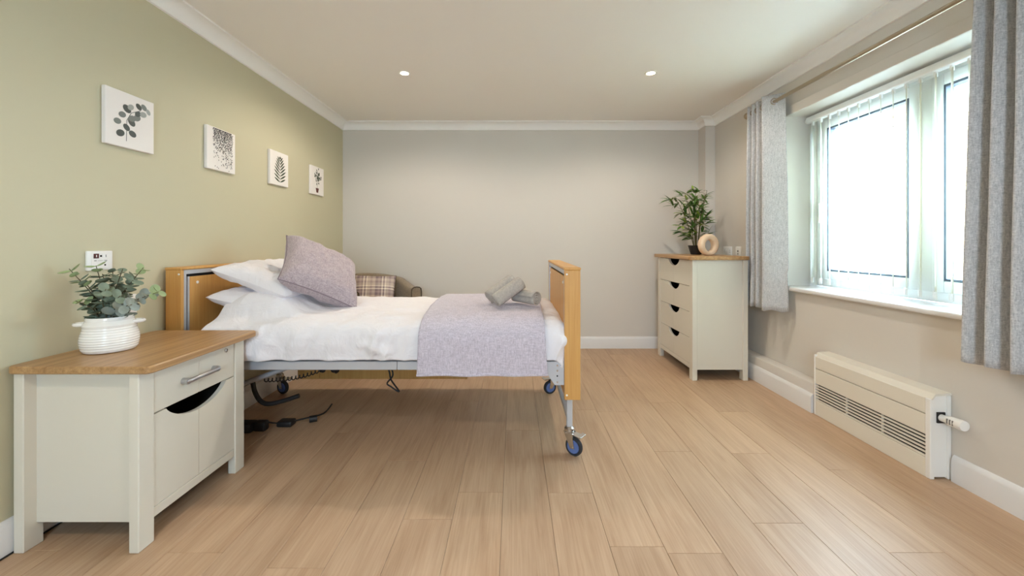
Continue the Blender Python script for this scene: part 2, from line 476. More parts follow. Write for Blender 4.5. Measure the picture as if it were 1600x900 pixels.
part('rendered_panel', MB().box(4.7, 6.92, EY - .02, EY + .05, -.2, 2.86, .004), 'render', wo)
part('door_frame', rect_frame(MB(), 0, 1, 0, 1, 0, 1, .1).__class__().box(5.18, 5.24, EY - .05, EY - .02, -.1, 2.62).box(5.86, 5.92, EY - .05, EY - .02, -.1, 2.62).box(5.24, 5.86, EY - .05, EY - .02, 2.56, 2.62), 'upvc', wo, smooth=False)
part('door_leaf', MB().box(5.24, 5.86, EY - .035, EY - .02, -.1, 2.56), 'upvc', wo, smooth=False)

# ================================================================ VERTICAL BLIND
bl = thing('vertical_blind', 'white vertical blind with open slats hanging in the window recess', 'blind', (2.2, YM, 0.8))
hr = part('headrail', MB().box(2.178, 2.222, WY0 + .02, WY1 - .015, 1.995, 2.035, .004), 'upvc', bl)
part('end_cap', MB().cyl((2.2, WY1 - .016, 2.012), (2.2, WY1 - .004, 2.012), .021, n=20), 'white', hr)
VA = math.radians(41)
def vane_fn(i, j, y):
    u = (i - .5) * .089; bow = .003 * (1 - (2 * i - 1) ** 2)
    dx, dy = math.sin(VA), math.cos(VA)
    return (2.2 + dx * u - dy * bow, y + dy * u + dx * bow, .812 + j * 1.165)
vm = None; y = 3.06; first = None
while y > WY0 + .06:
    vb = MB().grid(lambda i, j: vane_fn(i, j, y), 4, 2)
    v = part('vane', vb, 'vane', bl); solidify(v, .0008, 0)
    dx, dy = math.sin(VA), math.cos(VA)
    part('weight', MB().add([(2.2 + dx * u - dy * t, y + dy * u + dx * t, z) for u in (-.042, .042) for t in (-.0025, .0095) for z in (.814, .85)],
         [(0, 1, 3, 2), (4, 6, 7, 5), (0, 4, 5, 1), (2, 3, 7, 6), (0, 2, 6, 4), (1, 5, 7, 3)]), 'white', v, smooth=False)
    part('carrier', MB().box(2.193, 2.207, y - .006, y + .006, 1.968, 1.997), 'white', v, smooth=False)
    y -= .081

# ================================================================ CURTAINS AND ROD
RX, RZ = 1.935, 2.155
rod = thing('curtain_rod', 'satin nickel curtain pole with ball ends above the window', 'curtain pole', (RX, 2.3, RZ))
part('pole', MB().cyl((RX, 1.05, RZ), (RX, 3.415, RZ), .0135, n=20), 'steel', rod)
for yy, d in ((3.415, 1), (1.05, -1)):
    f_ = part('finial', MB().cyl((RX, yy - d * .012, RZ), (RX, yy + d * .012, RZ), .018, n=20).ball((RX, yy + d * .032, RZ), .028, 20, 12), 'steel', rod)
for yy in (3.385, 1.12):
    part('bracket', MB().cyl((RX + .012, yy, RZ), (XR, yy, RZ), .008, n=12).cyl((XR - .008, yy, RZ), (XR, yy, RZ), .026, n=20), 'steel', rod)

def curtain(label, plan, pivot, flare, seed):
    th = thing('curtain', label, 'curtain', (RX, (plan[0][1] + plan[-1][1]) / 2, .6), group='grey linen curtains')
    path = smoothpath([(x, y, 0) for x, y in plan], 10); n = len(path) - 1
    def fn(i, j):
        p = path[min(int(round(i * n)), n)]; z = .602 + j * 1.605
        k = (1 - j)
        amp = 1 + .12 * k
        x = RX + (p.x - RX) * amp + .006 * noise.noise((p.y * 9, z * 1.6, seed))
        yy = p.y + (p.y - pivot) * flare * k + .008 * noise.noise((p.y * 7 + 5, z * 1.3, seed + 3)) * k
        x = min(x, XR - .012) if not (.74 < z < .80 and WY0 - .08 < yy < WY1 + .08) else min(x, 1.986)
        if z < .90 and WY0 - .1 < yy < WY1 + .1: x = min(x, 1.986)
        return (x, yy, z + .006 * math.sin(i * 40) * (1 - j))
    c = part('cloth', MB().grid(fn, n, 40), 'curtain', th, angle=80); solidify(c, .004, 0)
    # eyelets where the cloth passes the pole
    for i in range(n):
        a, b = path[i], path[i + 1]
        if (a.x - RX) * (b.x - RX) < 0:
            t = (RX - a.x) / (b.x - a.x); q = a.lerp(b, t); d = (b - a).normalized(); nn = Vector((-d.y, d.x, 0))
            up = Vector((0, 0, 1)); ring = []
            for k in range(24):
                an = 2 * PI * k / 24; ring.append(Vector((RX, q.y, RZ)) + (d * math.cos(an) + up * math.sin(an)) * .023)
            part('eyelet', MB().tube(ring, .0055, 8, True), 'chrome', th)
    return th
curtain('pale grey linen curtain gathered beside the chest of drawers',
        [(1.975, 3.395), (1.895, 3.375), (1.975, 3.345), (1.895, 3.315), (1.975, 3.28), (1.89, 3.245), (1.975, 3.205), (1.878, 3.15), (1.90, 3.115), (1.955, 3.075), (1.99, 3.045)], 3.25, .16, 1)
curtain('grey linen curtain in deep folds at the right edge, above the heater',
        [(1.985, 1.735), (1.885, 1.70)] + [(1.968 if k % 2 == 0 else 1.887, 1.662 - .036 * k) for k in range(14)], 1.45, .2, 8)

# ================================================================ DOWNLIGHTS
def downlight(x, y, label):
    t = thing('downlight', label, 'ceiling light', (x, y, HC), group='recessed ceiling downlights')
    part('bezel', MB().lathe([(.030, .0), (.030, -.003), (.044, -.004), (.046, 0)], (x, y, HC), 32, False, False), 'white', t)
    part('bulb', MB().lathe([(.0295, -.0015), (.001, -.0035)], (x, y, HC), 24, False, False), 'lamp', t)
    L = bpy.data.lights.new('downlight_beam', 'SPOT'); L.energy = DOWNLIGHT_W; L.color = (1, .885, .75)
    L.spot_size = math.radians(165); L.spot_blend = .45; L.shadow_soft_size = .03
    lo = bpy.data.objects.new('downlight_beam', L); lo.location = (0, 0, -.012); link(lo, t)
downlight(-.815, 3.10, 'small lit downlight in the ceiling above the bed')
downlight(1.02, 3.10, 'small lit downlight in the ceiling toward the window')
downlight(-.815, -.1, 'added downlight overhead on the sage wall side, unseen fill light')  # this unseen second row is added to fill the room with light
downlight(1.02, -.1, 'added downlight overhead on the window side, unseen fill light')

# ================================================================ BEDSIDE CABINET
cb = thing('bedside_cabinet', 'cream bedside cabinet with oak top, silver handle and scooped door', 'cabinet', (-1.55, 1.76, 0))
cx0, cx1, cy0, cy1 = -1.775, -1.33, 1.474, 2.052
LW, LD = .036, .066
for x0 in (cx0, cx1 - LW):
    for y0, y1 in ((cy0, cy0 + LD), (cy1 - LD, cy1)):
        part('leg', MB().box(x0, x0 + LW, y0, y1, 0, .641, .003), 'cream', cb)
tp = []
def round_rect(x0, x1, y0, y1, r, n=6):
    out = []
    for cx, cy, a in ((x1 - r, y1 - r, 0), (x0 + r, y1 - r, 90), (x0 + r, y0 + r, 180), (x1 - r, y0 + r, 270)):
        for i in range(n + 1):
            t = math.radians(a + 90 * i / n); out.append((cx + r * math.cos(t), cy + r * math.sin(t)))
    return out
def slab(x0, x1, y0, y1, z0, z1, r, e=.004):
    mb = MB(); n = 28
    rings = [(e, z0), (0, z0 + e), (0, z1 - e), (e, z1)]
    rr = [[(x, y, z) for x, y in round_rect(x0 + i, x1 - i, y0 + i, y1 - i, r - i)] for i, z in rings]
    n = len(rr[0]); vs = [q for r_ in rr for q in r_]
    fs = [(k * n + i, k * n + (i + 1) % n, (k + 1) * n + (i + 1) % n, (k + 1) * n + i) for k in range(3) for i in range(n)]
    return mb.add(vs, fs + [tuple(reversed(range(n))), tuple(range(3 * n, 4 * n))])
part('top', slab(-1.785, -1.275, 1.455, 2.075, .641, .668, .028), 'oak', cb)
part('side_panel', MB().box(cx0 + LW, cx1 - LW, cy0 + .042, cy0 + .06, .085, .641), 'cream', cb, smooth=False)
part('side_panel', MB().box(cx0 + LW, cx1 - LW, cy1 - .06, cy1 - .042, .085, .641), 'cream', cb, smooth=False)
part('back_panel', MB().box(cx0 + .004, cx0 + .016, cy0 + LD, cy1 - LD, .085, .641), 'cream', cb, smooth=False)
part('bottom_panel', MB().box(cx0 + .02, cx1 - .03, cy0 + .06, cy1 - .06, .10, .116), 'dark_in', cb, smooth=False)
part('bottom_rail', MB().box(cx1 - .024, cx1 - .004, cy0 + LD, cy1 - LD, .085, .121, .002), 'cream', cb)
part('shade_lining', MB().box(cx0 + .02, cx1 - .05, cy0 + .062, cy0 + .064, .12, .63).box(cx0 + .02, cx1 - .05, cy1 - .064, cy1 - .062, .12, .63).box(cx0 + .018, cx0 + .02, cy0 + .06, cy1 - .06, .12, .63)
     .box(cx0 + .02, cx1 - .03, cy0 + .062, cy1 - .062, .478, .486), 'dark_in', cb, smooth=False)  # dark sheets paint shade into the hollow behind the scooped door
fy0, fy1, fym = cy0 + LD + .002, cy1 - LD - .002, (cy0 + cy1) / 2
dr = part('drawer', MB().box(cx1 - .024, cx1 - .005, fy0, fym - .0015, .470, .637, .0025).box(cx1 - .024, cx1 - .005, fym + .0015, fy1, .470, .637, .0025).box(cx1 - .022, cx1 - .0075, fym - .003, fym + .003, .472, .635), 'cream', cb)
hp = [(cx1 - .006, fym - .085, .545), (cx1 + .018, fym - .082, .546), (cx1 + .026, fym - .05, .548), (cx1 + .030, fym, .549), (cx1 + .026, fym + .05, .548), (cx1 + .018, fym + .082, .546), (cx1 - .006, fym + .085, .545)]
hpp = smoothpath(hp, 6)
part('handle', MB().tube(hpp, [.0085 + .0035 * abs(i / (len(hpp) - 1) * 2 - 1) ** 2 for i in range(len(hpp))], 12)
     .cyl((cx1 - .006, fym - .084, .545), (cx1 + .02, fym - .084, .545), .013, .0125, 16).cyl((cx1 - .006, fym + .084, .545), (cx1 + .02, fym + .084, .545), .013, .0125, 16), 'satin', dr)
lk = part('lock', MB().lathe([(.010, 0), (.010, .003), (.0075, .004), (.0075, .001), (.003, .001)], (0, 0, 0), 20), 'chrome', dr, world=False)
lk.rotation_euler = (0, PI / 2, 0); lk.location = Vector((cx1 - .005, fy1 - .055, .605)) - origin(dr)
def scoop_front(mb, xa, xb, ya, yb, z0, z1, half, depth, power, gap=.0015, n=18):
    ym = (ya + yb) / 2
    def top(y):
        u = (y - ym) / half
        return z1 - (depth * (1 - u * u) ** power if abs(u) < 1 else 0)
    for a, b in ((ya, ym - gap), (ym + gap, yb)):
        ys = [a + (b - a) * i / n for i in range(n + 1)]
        lim = [q for q in (ym - half, ym + half) if a < q < b]
        ys = sorted(set(ys + lim))
        mb.prism([(a, z0), (b, z0)] + [(q, top(q)) for q in reversed(ys)], 'X', xa, xb)
    mb.box(xa + .002, xb - .0025, ym - .003, ym + .003, z0 + .001, top(ym) - .001)
    return mb
part('door', scoop_front(MB(), cx1 - .024, cx1 - .005, fy0, fy1, .124, .466, .165, .066, .75), 'cream', cb, angle=50)

# ================================================================ CHEST OF DRAWERS
cd = thing('chest_of_drawers', 'tall cream chest of four scooped drawers with oak top', 'chest', (1.65, 3.73, 0))
gx0, gx1, gy0, gy1 = 1.43, 1.877, 3.333, 4.132
for x0 in (gx0, gx1 - .04):
    for y0, y1 in ((gy0, gy0 + .06), (gy1 - .06, gy1)):
        part('leg', MB().box(x0, x0 + .04, y0, y1, 0, .968, .003), 'cream', cd)
part('top', slab(1.395, 1.885, 3.305, 4.16, .968, .998, .03), 'oak', cd)
for ya in (gy0 + .012, gy1 - .030):
    part('side_panel', MB().box(gx0 + .04, gx1 - .04, ya, ya + .018, .085, .968), 'cream', cd, smooth=False)
part('back_panel', MB().box(gx1 - .02, gx1 - .006, gy0 + .06, gy1 - .06, .085, .968), 'cream', cd, smooth=False)
part('bottom_rail', MB().box(gx0 + .004, gx0 + .024, gy0 + .06, gy1 - .06, .082, .119, .002), 'cream', cd)
part('shade_lining', MB().box(gx1 - .03, gx1 - .022, gy0 + .05, gy1 - .05, .09, .96).box(gx0 + .03, gx1 - .03, gy0 + .04, gy0 + .042, .09, .96).box(gx0 + .03, gx1 - .03, gy1 - .042, gy1 - .04, .09, .96)
     .box(gx0 + .03, gx1 - .03, gy0 + .04, gy1 - .04, .09, .1), 'dark_in', cd, smooth=False)  # dark sheets inside the chest paint the shade seen through the scoops
zb = [.121, .333, .544, .753, .964]
for i in range(4):
    d_ = part('drawer', scoop_front(MB(), gx0 + .004, gx0 + .023, gy0 + .062, gy1 - .062, zb[i] + .002, zb[i + 1] - .002, .125, .058, .62), 'cream', cd, angle=50)
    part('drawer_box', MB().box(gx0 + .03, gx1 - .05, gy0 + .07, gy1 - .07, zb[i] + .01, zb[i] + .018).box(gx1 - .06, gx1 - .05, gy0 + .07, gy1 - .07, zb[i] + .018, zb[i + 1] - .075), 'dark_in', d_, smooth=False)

# ================================================================ BED
BY0, BY1 = 2.13, 3.11
bed = thing('profiling_bed', 'hospital style profiling bed with beech end boards on castors', 'bed', (-.7, 2.62, 0))
def end_board(xo, s):
    """xo outer face x, s=+1 when the inner face looks to +X"""
    xi = xo + s * .082
    a, b = min(xo, xi), max(xo, xi)
    z0, z1 = .298, .977
    pn = part('end_board', MB().box(a, b, BY0, BY0 + .018, z0, z1 - .014, .002).box(a, b, BY1 - .018, BY1, z0, z1 - .014, .002)
              .box(min(xo, xo + s * .016), max(xo, xo + s * .016), BY0 + .018, BY1 - .018, z0, z1 - .014), 'beech', bed, smooth=False)
    part('cap', MB().box(a - .003, b + .003, BY0 - .003, BY1 + .003, z1 - .014, z1, .004), 'beech', pn)
    xf0, xf1 = sorted((xi - s * .02, xi - s * .001))
    part('metal_frame', MB().box(xf0, xf1, BY0 + .0185, BY0 + .034, z0, z1 - .015).box(xf0, xf1, BY1 - .034, BY1 - .0185, z0, z1 - .015)
         .box(xf0, xf1, BY0 + .034, BY1 - .034, z1 - .036, z1 - .015).box(*sorted((xi - s * .016, xi - s * .003)), BY0 + .046, BY0 + .058, z0, z1 - .05)
         .box(*sorted((xi - s * .016, xi - s * .003)), BY1 - .058, BY1 - .046, z0, z1 - .05), 'silver', pn, smooth=False)
    part('gap', MB().box(*sorted((xi - s * .026, xi - s * .018)), BY0 + .034, BY1 - .034, z0, z1 - .036), 'slot', pn, smooth=False)
    part('panel', MB().box(*sorted((xi - s * .020, xi - s * .006)), BY0 + .058, BY1 - .058, z0, z1 - .052, .002), 'beech', pn)
    sb = MB()
    for yy in (BY0 + .115, BY1 - .115): sb.cyl((xi - s * .007, yy, z1 - .085), (xi - s * .003, yy, z1 - .085), .008, n=16)
    for zz in (z1 - .035, z0 + .025): sb.cyl((xi - s * .012, BY0 + .001, zz), (xi - s * .012, BY0 - .002, zz), .005, n=12)
    part('screw_caps', sb, 'white', pn)
    return pn
end_board(-1.785, 1)
end_board(.341, -1)
def caster(px, py, ang, brake=True):
    post = part('leg_post', MB().box(px - .015, px + .015, py - .015, py + .015, .145, .34, .003), 'silver', bed)
    k = part('castor', MB().lathe([(.018, .118), (.026, .122), (.026, .138), (.018, .146)], (px, py, 0), 20), 'chrome', bed)
    dx, dy = math.cos(ang), math.sin(ang); nx, ny = -dy, dx
    wx, wy = px + dx * .028, py + dy * .028
    fk = MB()
    for s in (-1, 1):
        o = Vector((nx, ny, 0)) * .019 * s
        pts = [Vector((px - dx * .024, py - dy * .024, .122)), Vector((px + dx * .026, py + dy * .026, .122)), Vector((wx + dx * .012, wy + dy * .012, .042)), Vector((wx - dx * .012, wy - dy * .012, .042))]
        q = Vector((nx, ny, 0)) * .002
        fk.add([p + o - q for p in pts] + [p + o + q for p in pts], [(3, 2, 1, 0), (4, 5, 6, 7), (0, 1, 5, 4), (1, 2, 6, 5), (2, 3, 7, 6), (3, 0, 4, 7)])
    fk.box(px - .024, px + .024, py - .02, py + .02, .116, .122)
    part('fork', fk, 'chrome', k)
    def ringwheel(r0, r1, hw, n=32):
        mb = MB(); prof = [(r0, -hw), (r1 - .004, -hw), (r1, -hw * .5), (r1, hw * .5), (r1 - .004, hw), (r0, hw)]
        vs = []
        for i in range(n):
            t = 2 * PI * i / n
            for r, h in prof: vs.append((wx + dx * r * math.cos(t) + nx * h, wy + dy * r * math.cos(t) + ny * h, .0475 + r * math.sin(t)))
        m = len(prof)
        mb.add(vs, [(i * m + j, ((i + 1) % n) * m + j, ((i + 1) % n) * m + (j + 1) % m, i * m + (j + 1) % m) for i in range(n) for j in range(m)])
        return mb
    part('tyre', ringwheel(.036, .0475, .013), 'rubber', k)
    part('wheel', ringwheel(.006, .036, .015), 'blue', k)
    part('axle', MB().cyl((wx - nx * .023, wy - ny * .023, .0475), (wx + nx * .023, wy + ny * .023, .0475), .006, n=12), 'chrome', k)
    if brake:
        bp = part('brake_pedal', MB().box(-.012, .055, -.022, .022, 0, .006, .002).box(.04, .062, -.03, .03, .004, .012, .002), 'chrome', k, world=False)
        bp.location = Vector((px + dx * .02, py + dy * .02, .112)) - origin(k); bp.rotation_euler = (0, math.radians(8), ang)
caster(.29, 2.178, math.radians(-38))
caster(.29, 3.06, math.radians(200))
caster(-1.72, 2.178, math.radians(30))
caster(-1.72, 3.06, math.radians(-20))
part('cross_bar', MB().box(.28, .30, 2.19, 3.05, .165, .19, .002), 'silver', bed)
part('cross_bar', MB().box(-1.73, -1.71, 2.19, 3.05, .165, .19, .002), 'silver', bed)
for yy in (2.145, 3.065):
    part('side_rail', MB().box(-1.70, -.604, yy, yy + .03, .447, .492, .003).box(-.602, .235, yy, yy + .03, .447, .492, .003), 'silver', bed)
    for xa, sg in ((.215, 1), (-1.655, -1)):
        xs = [xa - .045 * sg, xa + .025 * sg, xa + .025 * sg, xa - .005 * sg]
        pb = part('bracket', MB().prism([(xs[0], .492), (xs[1], .492), (xs[2], .372), (xs[3], .372), (xs[0] + .004 * sg, .425)], 'Y', yy - .006, yy - .001)
                  .box(*sorted((xa + .025 * sg, xa + .043 * sg)), yy - .004, yy + .03, .372, .492), 'silver', bed, smooth=False)
        bb = MB()
        for zz in (.475, .447, .388): bb.cyl((xa + .008 * sg, yy - .011, zz), (xa + .008 * sg, yy - .006, zz), .005, n=12)
        part('bolts', bb, 'chrome', pb)
        part('bolt_hole', MB().cyl((xa + .008 * sg, yy - .0075, .419), (xa + .008 * sg, yy - .0055, .419), .004, n=12), 'slot', pb)
for xx in (-1.45, -.95, -.35, .1):
    part('cross_member', MB().box(xx - .015, xx + .015, 2.175, 3.065, .452, .482), 'silver', bed, smooth=False)
part('mattress_platform', MB().box(-1.68, .22, 2.18, 3.06, .483, .491), 'silver', bed, smooth=False)
# lowered wooden guard rail along the far side
gr = part('guard_rail', MB().box(-.37, -.35, 3.112, 3.13, .085, .30, .002), 'beech', bed)
for za, zb_ in ((.085, .185), (.20, .30)):
    part('guard_board', MB().box(-1.62, -1.457, 3.115, 3.135, za, zb_, .003), 'beech', gr)
    part('guard_board', MB().box(-1.455, -.355, 3.115, 3.135, za, zb_, .003), 'beech', gr)
# motors, strut, levelling pads, cables under the frame
part('motor', MB().box(-1.42, -1.26, 2.45, 2.56, .36, .447, .012, 2).cyl((-1.26, 2.505, .40), (-1.0, 2.505, .415), .02, n=16), 'black', bed)
part('strut', MB().cyl((-1.70, 2.32, .25), (-1.22, 2.36, .42), .014, n=12), 'silver', bed)
part('strut', MB().cyl((-1.70, 2.90, .20), (-1.22, 2.86, .42), .014, n=12), 'silver', bed)
for px_ in (-.84, -.74):
    pad = part('foot_pad', MB().lathe([(.019, .402), (.021, .406), (.021, .414), (.012, .419)], (px_, 2.40, 0), 20), 'black', bed)
    part('pad_stem', MB().cyl((px_, 2.40, .417), (px_, 2.40, .45), .006, n=10), 'white', pad)
part('linkage', MB().tube(smoothpath([(-1.12, 2.5, .447), (-1.10, 2.48, .40), (-1.06, 2.46, .36), (-1.04, 2.45, .345)], 5), .014, 10).ball((-1.06, 2.46, .36), .024).ball((-1.13, 2.46, .352), .016)
     .cyl((-1.03, 2.45, .36), (-.90, 2.5, .42), .007).box(-.95, -.80, 2.46, 2.54, .405, .447, .008), 'black', bed)
hk = smoothpath([(-1.52, 2.42, .30), (-1.50, 2.41, .24), (-1.46, 2.40, .19), (-1.41, 2.40, .175), (-1.33, 2.41, .19), (-1.25, 2.42, .215)], 6)
part('hook', MB().tube(hk, .013, 10), 'black', bed)
ck = []
for i in range(150):
    t = i / 149; a = t * 2 * PI * 19
    ck.append((-1.42 + .42 * t, 2.36 + .010 * math.cos(a), .325 + .10 * t - .03 * math.sin(PI * t) + .010 * math.sin(a)))
part('coiled_cable', MB().tube(ck, .0032, 6), 'black', bed)
cw = smoothpath([(-.95, 2.48, .41), (-.92, 2.47, .365), (-.88, 2.47, .385), (-.80, 2.46, .375), (-.74, 2.45, .36), (-.72, 2.44, .30), (-.67, 2.43, .235), (-.72, 2.43, .265), (-.74, 2.43, .285), (-.71, 2.44, .33), (-.73, 2.44, .40), (-.73, 2.44, .45)], 6)
part('power_cable', MB().tube(cw, .0048, 8), 'black', bed)

# charger and plug lying on the floor under the head end
pk = thing('power_adaptor', 'black power adaptor with cable on the floor under the bed head', 'adaptor', (-1.5, 2.55, 0))
part('case', MB().box(-1.66, -1.52, 2.40, 2.48, .001, .055, .012, 2).box(-1.52, -1.45, 2.42, 2.47, .002, .06, .012, 2), 'black', pk)
part('lead', MB().tube(smoothpath([(-1.46, 2.45, .05), (-1.42, 2.5, .02), (-1.36, 2.52, .02), (-1.28, 2.56, .025), (-1.2, 2.62, .03), (-1.19, 2.72, .05)], 6), .005, 8), 'black', pk)
part('plug', MB().box(-1.42, -1.33, 2.48, 2.55, .001, .034, .01, 2), 'black', pk)
part('connector', MB().cyl((-1.255, 2.55, .022), (-1.215, 2.57, .022), .02, n=14), 'black', pk)
single('skirting_cable', MB().tube([(XL + .0215, -1.0, .004), (XL + .0215, 1.5, .004), (XL + .0215, 1.9, .005), (XL + .0215, 2.3, .004)], .003, 8), 'black', 'thin black cable running along the foot of the left skirting board', 'cable', (XL + .026, 1.5, 0))

# ---------------------------------------------------------------- bedding
mt = thing('mattress', 'pale mattress on the bed frame, mostly hidden under the duvet', 'mattress', (-.7, 2.62, .492))
part('cover', MB().box(-1.67, .225, 2.18, 3.06, .493, .63, .03, 4), 'mattress', mt)

X0D, X1D, YA, YZ = -1.50, .205, 2.205, 3.035
def drape(p, q, top, rad, ext=0.0):
    """flat sheet coordinate (p along X, q along Y) laid over the mattress block"""
    ex = max(p - X1D, 0); ey = (YA - q) if q < YA else (q - YZ if q > YZ else 0); ey = max(ey, 0)
    sy = -1 if q < YA else 1
    e = math.hypot(ex, ey)
    x = min(p, X1D); y = min(max(q, YA), YZ)
    if e <= 0: return Vector((x, y, top)), 0
    ux, uy = ex / e, sy * ey / e
    ang = min(e / rad, PI / 2)
    out = rad * math.sin(ang) + ext * min(1, e / .1); dn = rad * (1 - math.cos(ang)) + max(e - rad * PI / 2, 0)
    return Vector((x + ux * out, y + uy * out, top - dn)), e
def fb(x, y, z=0, s=1.0): return noise.fractal(Vector((x * s, y * s, z)), 1.0, 2.0, 4)
def duvet_point(p, q, calm=1.0):
    v, e = drape(p, q, .700, .085)
    inner = min(1, max(0, (p + 1.5) / .2))
    crown = .028 * math.sin(PI * min(max((q - YA) / (YZ - YA), 0), 1)) ** .6 * (1 - .5 * min(1, max(0, (p - X1D + .25) / .25)))
    v.z += crown
    def sm(t): t = min(1, max(0, t)); return t * t * (3 - 2 * t)
    v.z += .105 * sm((-1.10 - p) / .22) * (1 - .45 * sm((-1.44 - p) / .16)) * sm((q - 2.17) / .12) * sm((3.05 - q) / .12)
    a = calm
    wr = .017 * fb(p * 2.2 + 3, q * 4.5, 1.3) + .012 * fb(p * 5 + q * 3, q * 7 - p * 2, 4.1)
    if e > 0:
        t = min(1, e / .16)
        fold = .034 * noise.noise((p * 8, 2.2, q * .5)) + .026 * noise.noise((p * 19 + e * 8, 7.7, q * 2)) + .016 * noise.noise((p * 7 - e * 9, e * 15, 3))
        fold = max(fold, -.010)
        if p > X1D: v.x += .35 * fold * t * a
        v.y += (-1 if q < YA else (1 if q > YZ else 0)) * (fold * t + .012 * math.sin(min(1, e / .24) * PI)) * a
        v.z += wr * (1 - t) * a + .010 * t * noise.noise((p * 5, 9.1, 0)) * a
    else:
        v.z += wr * a
    return v
HEM = .085 * PI / 2 + .115
def duvet_fn(i, j):
    q = YA - HEM + (YZ - YA + 2 * HEM) * j
    d = max(0, YA - q) / HEM
    p0 = -1.575 - .07 * d ** .7 + .03 * noise.noise((q * 5, 1, 1)); p1 = X1D + .20
    p = p0 + (p1 - p0) * i
    calm = 1.0
    if -.55 < p < .26: calm = .30 + .70 * min(1, max(0, max(-.47 - p, p - .18) / .08 + 0))
    return duvet_point(p, q, calm)
dv = thing('duvet', 'white cotton duvet spread over the bed with a rumpled hem', 'duvet', (-.7, 2.62, .62))
o = part('cover', MB().grid(duvet_fn, 150, 110), 'sheet', dv, angle=180); solidify(o, .022, -1)
tm = o.modifiers.new('soft', 'SUBSURF'); tm.levels = 0; tm.render_levels = 1

HT = .085 * PI / 2 + .170
def throw_fn(i, j):
    q = YA - HT + (YZ - YA + HT + .10) * j
    p = -.472 + .625 * i + .008 * noise.noise((q * 6, i * 2, 5)) - .012 * max(0, (YA - q) / HT) * (1 - 2 * i)
    v, e = drape(p, min(q, YZ + .08), .700, .085)
    crown = .028 * math.sin(PI * min(max((q - YA) / (YZ - YA), 0), 1)) ** .6 * (1 - .5 * min(1, max(0, (p - X1D + .25) / .25)))
    v.z += crown + .017 * (1 - min(1, e / .1))
    v.y -= (.030 * min(1, e / .1)) if q < YA else (-.030 * min(1, e / .1))
    t = min(1, e / .3)
    v.z += .005 * fb(p * 4, q * 4, 8) * (1 - t)
    if q < YA: v.y -= .007 * t * (1 + noise.noise((p * 7, 3, 3))) + .006 * math.sin(min(1, e / .3) * PI)
    v.z += .006 * t * noise.noise((p * 6, 4.4, 2))
    return v
th_ = thing('bed_throw', 'lilac grey woven throw folded across the foot of the bed', 'throw', (-.16, 2.62, .6))
o = part('cloth', MB().grid(throw_fn, 60, 110), 'throw', th_, angle=180); solidify(o, .012, 1)
def hem_line(j0, j1, i0, i1):
    return [Vector(throw_fn(i0 + (i1 - i0) * k / 50, j0 + (j1 - j0) * k / 50)) + Vector((0, -.0125, 0)) for k in range(51)]
part('hem', MB().tube(hem_line(0, 0, 0, 1), .007, 8), 'throw', th_)

def cushion_mesh(mb, W, D, T, pinch=.07, n=36, seed=0, wr=.006, p=.5):
    def side(sgn):
        def fn(i, j):
            u, v = 2 * i - 1, 2 * j - 1
            x = u * (1 - pinch * (1 - v * v) * abs(u) ** 3) * W / 2; y = v * (1 - pinch * (1 - u * u) * abs(v) ** 3) * D / 2
            h = T / 2 * (max(0, 1 - u ** 4) * max(0, 1 - v ** 4)) ** p
            e = (1 - u * u) * (1 - v * v)
            wz = wr * (fb(x * 6, y * 6, seed + sgn) * 1.2 + .8 * noise.noise((x * 22 + y * 9, y * 14 - x * 5, seed))) * min(1, e * 4)
            return (x, y, sgn * h + wz)
        return fn
    mb.grid(side(1), n, n); mb.grid(side(-1), n, n); return mb
def edge_loop(W, D, pinch, n=20):
    out = []
    for a, b, c, d in ((-1, -1, 1, -1), (1, -1, 1, 1), (1, 1, -1, 1), (-1, 1, -1, -1)):
        for k in range(n):
            u = a + (c - a) * k / n; v = b + (d - b) * k / n
            out.append((u * (1 - pinch * (1 - v * v) * abs(u) ** 3) * W / 2, v * (1 - pinch * (1 - u * u) * abs(v) ** 3) * D / 2, 0))
    return out
def place(o, loc, xa, ya):
    X = Vector(xa).normalized(); Z = X.cross(Vector(ya)).normalized(); Y = Z.cross(X)
    m = Matrix((X, Y, Z)).transposed().to_4x4(); m.translation = Vector(loc); o.matrix_world = m
def pillow(name, label, cat, W, D, T, loc, xa, ya, mat, pinch=.06, seed=0, wr=.006, pipe=None, group=None, pw=.5):
    t = thing(name, label, cat, group=group)
    part('cover', cushion_mesh(MB(), W, D, T, pinch, 40, seed, wr, pw), mat, t, world=False, angle=180)
    if pipe: part('piping', MB().tube(edge_loop(W, D, pinch), .0035, 6, True), pipe, t, world=False)
    place(t, loc, xa, ya); return t
pillow('pillow', 'lower white pillow tucked under the edge of the duvet', 'pillow', .45, .70, .13, (-1.45, 2.60, .756), (1, 0, -.24), (0, 1, 0), 'sheet', .05, 3, .014, group='white pillows', pw=.45)
pillow('pillow', 'upper white pillow leaning up against the headboard', 'pillow', .45, .68, .14, (-1.435, 2.61, .884), (1, -.06, -.34), (.06, 1, 0), 'sheet', .05, 11, .016, group='white pillows', pw=.45)
BLc, BRc, TLc = Vector((-1.274, 2.226, .900)), Vector((-.965, 2.484, .703)), Vector((-1.42, 2.594, 1.13))
cc = (BRc + TLc) / 2 + Vector((.02, -.01, .012))
pillow('scatter_cushion', 'large heather grey cushion propped on the white pillows', 'cushion', .465, .465, .18, cc, BRc - BLc, TLc - BLc, 'cushion', .085, 21, .012, 'piping', pw=.48)

